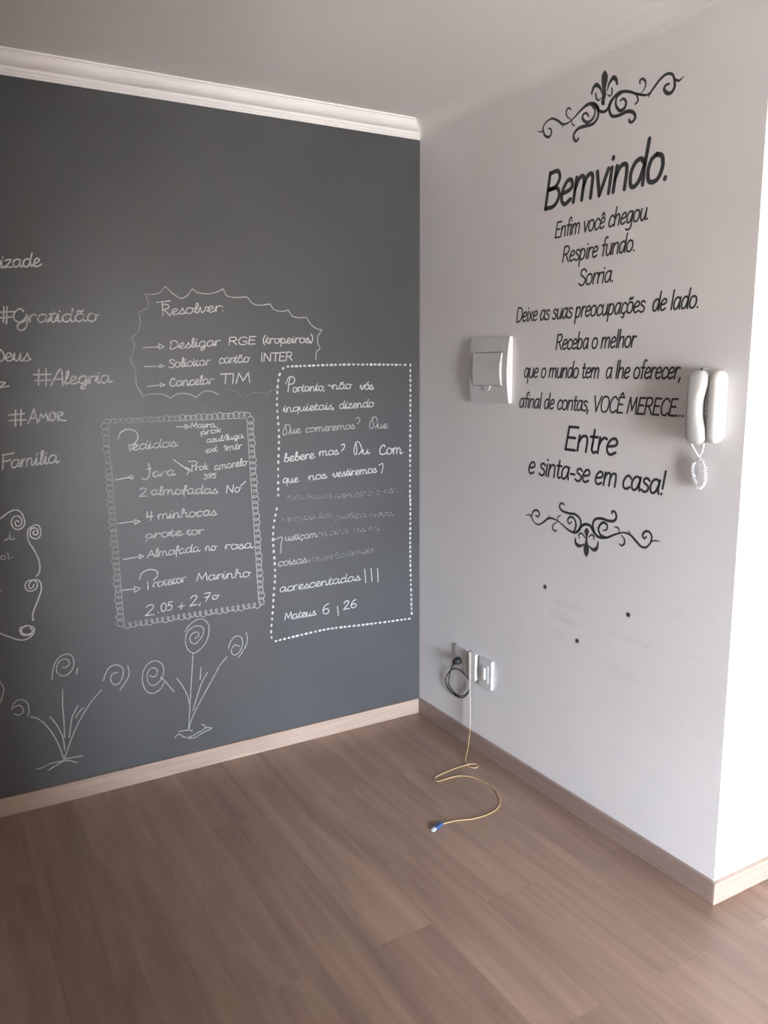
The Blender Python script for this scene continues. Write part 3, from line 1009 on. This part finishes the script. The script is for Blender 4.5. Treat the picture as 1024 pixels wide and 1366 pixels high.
def flourish(label, ox, oy, s, strokes, polys):
    k = Ink(emb_right, .0006)

    def mm(p):
        return on_right(ox + p[0] / s, oy + p[1] / s)
    for txt, w0, w1, w2 in strokes:
        pts = spline([tuple(map(float, p.split(','))) for p in txt.split()], 6)
        n = len(pts)
        ws = []
        for i in range(n):
            f = i / (n - 1)
            ws.append((w0 + (w1 - w0) * f * 2 if f < .5 else w1 + (w2 - w1) * (f * 2 - 1)))
        q, wq = [], []
        for p, w in zip(pts, ws):
            v = mm(p)
            if not q or math.dist(v, q[-1]) > 1e-4:
                q.append(v)
                wq.append(w * .86)
        k.stroke(q, wq)
    for txt in polys:
        pts = spline([tuple(map(float, p.split(','))) for p in (txt + ' ' + txt.split()[0]).split()], 4)[:-1]
        k.poly([mm(p) for p in pts])
    return tag(k.build('vinyl_flourish', M_vinyl), label, 'wall decal')


flourish('charcoal scrollwork decal with upright fleur-de-lis above "Bemvindo."', 700, 80, 4.452, [
    ('435,300 465,308 492,290 515,240 560,194 610,187 660,200 710,207', .010, .013, .006),
    ('640,195 690,210 735,202 765,165 800,118 840,84 875,86 888,118', .004, .010, .009),
    ('888,118 888,160 868,194 842,196 826,172 838,148 856,142', .010, .013, .007),
    ('886,112 914,123 942,98', .008, .008, .003), ('735,220 742,200 752,185', .004, .008, .008),
    ('690,196 712,165 716,130 700,112 684,120 682,138', .003, .009, .007), ('650,197 668,220 670,245 655,262', .004, .008, .007),
    ('515,240 500,290 516,332 560,328 605,306 640,310 655,336 644,362 624,370 618,356', .010, .013, .009),
    ('580,192 546,222 540,268 562,300 590,286 600,252 585,230 566,242', .006, .013, .007),
    ('436,302 432,282 408,260 372,265 330,300 295,340 272,362', .013, .013, .004),
    ('300,335 262,370 225,382 195,360 160,348 128,366', .004, .010, .007),
    ('128,366 108,400 116,445 140,458 156,438 154,412 140,406', .007, .011, .006),
    ('110,415 96,428 78,424', .007, .006, .003), ('225,380 223,402', .008, .006, .003),
    ('275,355 250,335 245,305 258,285 272,294', .003, .009, .006), ('278,358 280,380 294,390', .003, .006, .005),
    ('410,262 434,300 430,345 402,380 360,392 320,405 293,435 290,468 305,482 318,466', .010, .013, .009),
    ('392,266 416,300 402,350 368,370 343,350 346,324 366,316 376,334', .006, .012, .007),
    ('488,180 500,140 524,106 542,118 547,142', .005, .017, .010), ('456,196 446,165 424,148 406,166 396,200', .005, .016, .009),
    ('516,168 516,200 502,214 490,204', .007, .007, .004), ('420,198 424,230 438,240 450,226', .007, .007, .004)],
    ['475,60 490,84 490,122 480,165 482,205 474,240 474,262 462,270 453,256 458,220 460,180 455,130 458,88'])
flourish('charcoal scrollwork decal with upside-down fleur-de-lis below "e sinta-se em casa!"', 680, 660, 4.655, [
    ('470,182 445,194 425,222 400,235 365,220 330,190 300,166', .012, .012, .004),
    ('330,190 296,163 265,148 235,148 205,172 175,185 150,172', .004, .010, .006), ('150,172 135,140 145,104 166,95 182,114 176,136 160,130', .006, .010, .007),
    ('136,140 118,124 98,128', .006, .006, .003), ('236,150 245,126', .007, .005, .003), ('300,165 270,185 265,210 280,226 290,220', .004, .008, .006),
    ('294,160 300,136 314,130', .003, .006, .005), ('425,222 440,190 434,150 405,122 365,115 325,100 308,75 318,52 336,60', .010, .011, .008),
    ('396,232 410,190 398,148 372,138 358,158 368,180 382,168', .009, .010, .006),
    ('470,182 500,194 520,230 550,262 600,266 650,247 690,236', .012, .012, .006), ('650,247 700,235 745,248 780,285 815,322 845,326 870,304', .004, .011, .007),
    ('870,304 880,264 866,232 840,228 823,250 834,272 846,260', .007, .010, .007), ('874,292 900,285 930,290', .006, .006, .003), ('748,250 736,222', .007, .005, .003),
    ('690,250 710,275 710,303 692,316 680,306', .004, .009, .006), ('680,234 672,206 650,200', .004, .007, .005),
    ('524,236 514,186 530,152 570,148 610,162 645,162 660,140 654,110 636,102 632,115', .010, .012, .008),
    ('590,264 560,246 550,206 575,173 602,186 600,215 580,222', .009, .011, .006),
    ('458,308 432,318 408,300 406,268', .006, .017, .006), ('492,320 516,342 540,330 547,292', .006, .018, .006),
    ('466,268 446,240 428,248 432,270', .005, .008, .005), ('490,262 508,248 522,262 520,278', .005, .008, .005)],
    ['475,388 488,362 490,325 481,285 484,250 490,226 476,205 462,226 468,250 470,285 459,320 460,362'])

# ------------------------------------------------------------------ fittings on the white wall
def R_(a, z, d):
    return (-d, -a, z)


def bowed_panel(a0, a1, z0, z1, dmid, dend, n=16, d0=0.0):
    """box on the wall whose front bows outward between top and bottom"""
    b = MB()
    rings = []
    for i in range(n + 1):
        f = i / n
        z = z0 + (z1 - z0) * f
        d = dend + (dmid - dend) * math.sin(math.pi * f)
        rings.append([R_(a0, z, d0), R_(a0, z, d), R_(a1, z, d), R_(a1, z, d0)])
    b.loft(rings)
    return b


t = thing('breaker_panel', 'white square circuit breaker box left of the welcome lettering', 'breaker box', R_(.52, 1.462, 0))
ZB0, ZB1, OA0, OA1, OZ0, OZ1 = 1.462, 1.708, .434, .609, 1.5245, 1.6525


def bow(z):
    return .015 + .012 * math.sin(math.pi * (z - ZB0) / (ZB1 - ZB0))


b = MB()
for (a0, a1, z0, z1) in ((.402, OA0, ZB0, ZB1), (OA1, .638, ZB0, ZB1), (OA0, OA1, ZB0, OZ0), (OA0, OA1, OZ1, ZB1)):
    n = max(3, int((z1 - z0) / .012))
    zs = [z0 + (z1 - z0) * i / n for i in range(n + 1)]
    b.loft([[R_(a0, z, 0), R_(a0, z, bow(z)), R_(a1, z, bow(z)), R_(a1, z, 0)] for z in zs])
b.build('frame', M_plas, t)
bowed_panel(.4355, .6075, 1.527, 1.650, .036, .027, d0=.002).build('door', M_plas, t, bevel=.002)
b = MB()
pts = [(.515 + .022 * math.cos(x), 1.526 + .020 * math.sin(x)) for x in [math.pi + math.pi * i / 14 for i in range(15)]]
n = len(pts)
vs = [R_(a, z, .014) for a, z in pts] + [R_(a, z, .0275) for a, z in pts]
b.add(vs, [tuple(range(n))[::-1], tuple(n + i for i in range(n))] + [(i, (i + 1) % n, n + (i + 1) % n, n + i) for i in range(n)])
b.build('finger_notch', M_plas, t, bevel=.001)

# intercom handset phone
def sring(ca, cd, z, ha, hd, e=3.0, n=28, dmin=None):
    out = []
    for i in range(n):
        x = 2 * math.pi * i / n
        c, s = math.cos(x), math.sin(x)
        a = ca + ha * math.copysign(abs(c) ** (2 / e), c)
        d = cd + hd * math.copysign(abs(s) ** (2 / e), s)
        out.append(R_(a, z, max(d, 0) if dmin is None else max(d, dmin)))
    return out


t = thing('intercom_phone', 'white wall intercom handset phone with coiled cord, right of the lettering', 'intercom', R_(1.52, 1.376, 0))
b = MB()
rs = []
for f in [0, .012, .04, .09, .16, .3, .5, .7, .84, .91, .96, .988, 1]:
    z = 1.380 + .204 * f
    e = min(1, (min(f, 1 - f) / .09)) if min(f, 1 - f) < .09 else 1
    k_ = .70 + .30 * math.sin(e * math.pi / 2)
    rs.append(sring(1.523, .016, z, .056 * k_, .020 * (.55 + .45 * math.sin(e * math.pi / 2)), 4.5))
b.loft(rs)
b.build('base', M_ivory, t, smooth=True)
# raised right half of the base
b = MB()
rs = []
for f in [0, .012, .04, .09, .16, .3, .5, .7, .84, .91, .96, .988, 1]:
    z = 1.384 + .196 * f
    m_ = min(f, 1 - f)
    e = math.sin(min(1, m_ / .10) * math.pi / 2)
    rs.append(sring(1.5645, .030, z, .0165 * (.55 + .45 * e), .022 * (.45 + .55 * e), 2.8))
b.loft(rs)
b.build('side_housing', M_ivory, t, smooth=True)
# handset: narrower in the grip, thicker at ear and mouth
b = MB()
rs = []
for f in [0, .012, .04, .09, .15, .22, .3, .4, .5, .6, .7, .78, .85, .91, .96, .988, 1]:
    z = 1.378 + .204 * f
    m_ = min(f, 1 - f)
    e = math.sin(min(1, m_ / .10) * math.pi / 2)
    grip = 1.3 * math.exp(-((f - .5) / .24) ** 4)
    ha = (.0290 - .0055 * grip) * (.55 + .45 * e)
    rs.append(sring(1.5185 - .0045 * grip, .050 + .003 * grip, z, ha, (.021 - .002 * grip) * (.45 + .55 * e), 3.0))
b.loft(rs)
b.build('handset', M_ivory, t, smooth=True)
for cz in (1.402, 1.558):
    b = MB()
    b.loft([sring(1.519, .032, cz - .016, .012, .006, 3), sring(1.519, .032, cz, .016, .010, 3), sring(1.519, .032, cz + .016, .012, .006, 3)])
    b.build('ear_cushion' if cz > 1.5 else 'mouth_cushion', M_ivory, t, smooth=True)
for i in range(3):
    z = 1.448 + i * .022
    b = MB()
    b.box(*sorted((-.046, -.030)), -1.552, -1.541, z, z + .012)
    b.build('button', M_grey, t, bevel=.002)
b = MB()
b.box(-.040, -.012, -1.523, -1.511, 1.582, 1.590)
b.build('hook', M_grey, t, bevel=.002)
# cord: short straight leads, then a coiled loop
path = spline([R_(1.497, 1.384, .046), R_(1.502, 1.362, .034), R_(1.512, 1.338, .022), R_(1.526, 1.318, .018), R_(1.532, 1.290, .018), R_(1.530, 1.266, .018), R_(1.516, 1.250, .018),
               R_(1.502, 1.262, .018), R_(1.492, 1.284, .018), R_(1.487, 1.304, .018), R_(1.490, 1.318, .018), R_(1.503, 1.330, .018), R_(1.512, 1.344, .018), R_(1.520, 1.362, .018), R_(1.522, 1.384, .020)], 10)
b = MB()
b.tube(path, .0026, 8)
cord = b.build('cord', M_plas, t, smooth=True)
coil = []
cum = [0]
for a, c in zip(path, path[1:]):
    cum.append(cum[-1] + math.dist(a, c))
for i in range(16 * 22 + 1):
    d = cum[-1] * (.20 + .56 * i / (16 * 22))
    j = max(q for q in range(len(cum)) if cum[q] <= d)
    j = min(j, len(path) - 2)
    f = (d - cum[j]) / (cum[j + 1] - cum[j])
    p = Vector(path[j]).lerp(Vector(path[j + 1]), f)
    tg = (Vector(path[j + 1]) - Vector(path[j])).normalized()
    nx = Vector((1, 0, 0))
    ny = tg.cross(nx).normalized()
    th = 2 * math.pi * i / 16
    coil.append(p + (nx * math.cos(th) + ny * math.sin(th)) * .0046)
b = MB()
b.tube(coil, .0021, 6)
b.build('coil', M_plas, cord, smooth=True)

# low sockets
def plate(name, label, a0, a1, z0, z1, d):
    t = thing(name, label, 'socket', R_((a0 + a1) / 2, z0, 0))
    b = MB()
    b.box(-d, 0, -a1, -a0, z0, z1)
    b.build('plate', M_plas, t, bevel=.003)
    return t


t = plate('power_socket', 'white low wall socket with the black plug in it, nearest the corner', .300, .384, .300, .421, .010)
b = MB()
b.box(-.0125, -.006, -.363, -.321, .325, .396)
b.build('insert', M_plas, t, bevel=.0015)
t = thing('junction_box', 'small deep white box between the two low wall plates, behind the cream cable', 'junction box', R_(.435, .310, 0))
b = MB()
b.box(-.015, 0, -.459, -.412, .310, .420)
b.build('body', M_plas, t, bevel=.002)
b = MB()
b.box(-.022, -.0145, -.461, -.410, .308, .422)
b.build('cover', M_plas, t, bevel=.002)
t = plate('blank_socket', 'white low wall plate farthest from the corner, right of the small box', .476, .559, .298, .420, .013)
b = MB()
b.box(-.0155, -.008, -.540, -.496, .322, .397)
b.build('insert', M_plas, t, bevel=.0015)
b = MB()
b.box(-.0225, -.013, -.523, -.507, .335, .383)
b.build('outlet_block', M_plas, t, bevel=.002)

# black plug with a looped lead
t = thing('black_cable', 'thin black cable hanging in a loop from its plug in the low socket', 'cable', R_(.335, .19, .02))
b = MB()
b.tube([R_(.339, .360, .0125), R_(.338, .359, .022), R_(.335, .356, .034), R_(.330, .349, .040)], [.017, .017, .014, .007], 14)
b.build('plug', M_black, t, smooth=True)
lp = [R_(.330, .349, .040), R_(.310, .328, .032), R_(.283, .300, .020), R_(.266, .274, .014), R_(.252, .240, .010), R_(.258, .216, .008), R_(.284, .200, .007), R_(.320, .193, .007), R_(.360, .206, .007), R_(.394, .238, .007),
      R_(.405, .272, .008), R_(.390, .300, .009), R_(.350, .314, .010), R_(.310, .312, .011), R_(.268, .290, .012), R_(.240, .250, .013), R_(.238, .220, .013), R_(.262, .200, .013), R_(.310, .190, .013), R_(.355, .196, .013), R_(.392, .222, .013), R_(.408, .252, .013), R_(.412, .276, .012)]
b = MB()
b.tube(spline(lp, 8), .0024, 7)
b.build('lead', M_black, t, smooth=True)
b = MB()
b.tube([R_(.298, .194, .010), R_(.312, .191, .010), R_(.330, .192, .010)], [.0045, .0065, .0045], 10)
b.build('cable_tie', M_black, t, smooth=True)

# yellow fibre cable from the box to the floor
t = thing('fibre_cable', 'thin yellow fibre cable hanging from the small box and curling over the floor', 'cable', (-.119, -.533, 0))
b = MB()
up = [(-.0262, -.428, .424), (-.0265, -.430, .36), (-.0262, -.432, .27), (-.024, -.432, .17), (-.0225, -.431, .095)]
b.tube(spline(up, 6), .0042, 8)
b.build('sleeve', M_cream, t, smooth=True)
Z0 = .0026
fl = [(-.0225, -.431, .098), (-.036, -.448, .072), (-.075, -.488, .030), (-.112, -.524, .008), (-.122, -.545, Z0), (-.128, -.564, Z0), (-.114, -.590, Z0), (-.100, -.592, Z0 + .003), (-.095, -.578, Z0 + .005), (-.112, -.566, Z0 + .006), (-.140, -.560, Z0 + .004)]
fl += [(x, y, Z0) for x, y in [(-.201, -.555), (-.280, -.569), (-.304, -.585), (-.302, -.606), (-.267, -.606), (-.209, -.611), (-.167, -.649), (-.152, -.712), (-.154, -.775), (-.183, -.840), (-.223, -.882), (-.280, -.899), (-.348, -.895), (-.403, -.875), (-.450, -.868)]]
fl.append((-.470, -.872, Z0 + .002))
b = MB()
b.tube(spline(fl, 8), .0021, 7)
b.build('jacket', M_yel, t, smooth=True)
dirv = Vector((-.525, -.893, 0)) - Vector((-.468, -.871, 0))
dirv.normalize()
sid = Vector((-dirv.y, dirv.x, 0))


def conn(p, l0, l1, w, h0, h1):
    return [[Vector(p) + dirv * l + sid * (w * a) + Vector((0, 0, zz)) for a, zz in ((-1, h0), (1, h0), (1, h1), (-1, h1))] for l in (l0, l1)]


b = MB()
b.loft(conn((-.468, -.871, 0), 0, .036, .0075, .0008, .0135))
cn = b.build('connector', M_blue, t, bevel=.0015)
b = MB()
b.loft(conn((-.468, -.871, 0), .034, .052, .0055, .0018, .011))
b.build('dust_cap', M_steel, cn, bevel=.001)
b = MB()
b.loft(conn((-.468, -.871, 0), -.012, .004, .0035, .001, .008))
b.build('boot', M_blue, cn, bevel=.001)

# drilled holes with plastic wall plugs
for (a, z, lab) in ((.853, .801, 'dark drilled wall plug hole below the lower scroll decal, nearest the corner'),
                    (1.256, .800, 'dark drilled wall plug hole low on the white wall, farthest from the corner'),
                    (1.028, .645, 'dark drilled wall plug hole lower than the other two, between them')):
    t = thing('wall_plug', lab, 'wall plug', R_(a, z, 0), 'wall plug holes under the welcome text')
    b = MB()
    n = 16
    ring = lambda r, d: [R_(a + r * math.cos(2 * math.pi * i / n), z + r * math.sin(2 * math.pi * i / n), d) for i in range(n)]
    b.loft([ring(.0085, .0), ring(.0082, .0012), ring(.0060, .0018), ring(.0042, .0016)])
    b.build('collar', M_hole, t)
    b = MB()
    b.loft([ring(.0045, .0005), ring(.0044, .0019)])
    b.build('bore_shade', M_pit_shade, t)  # near-black disc stands in for the shade inside the hole
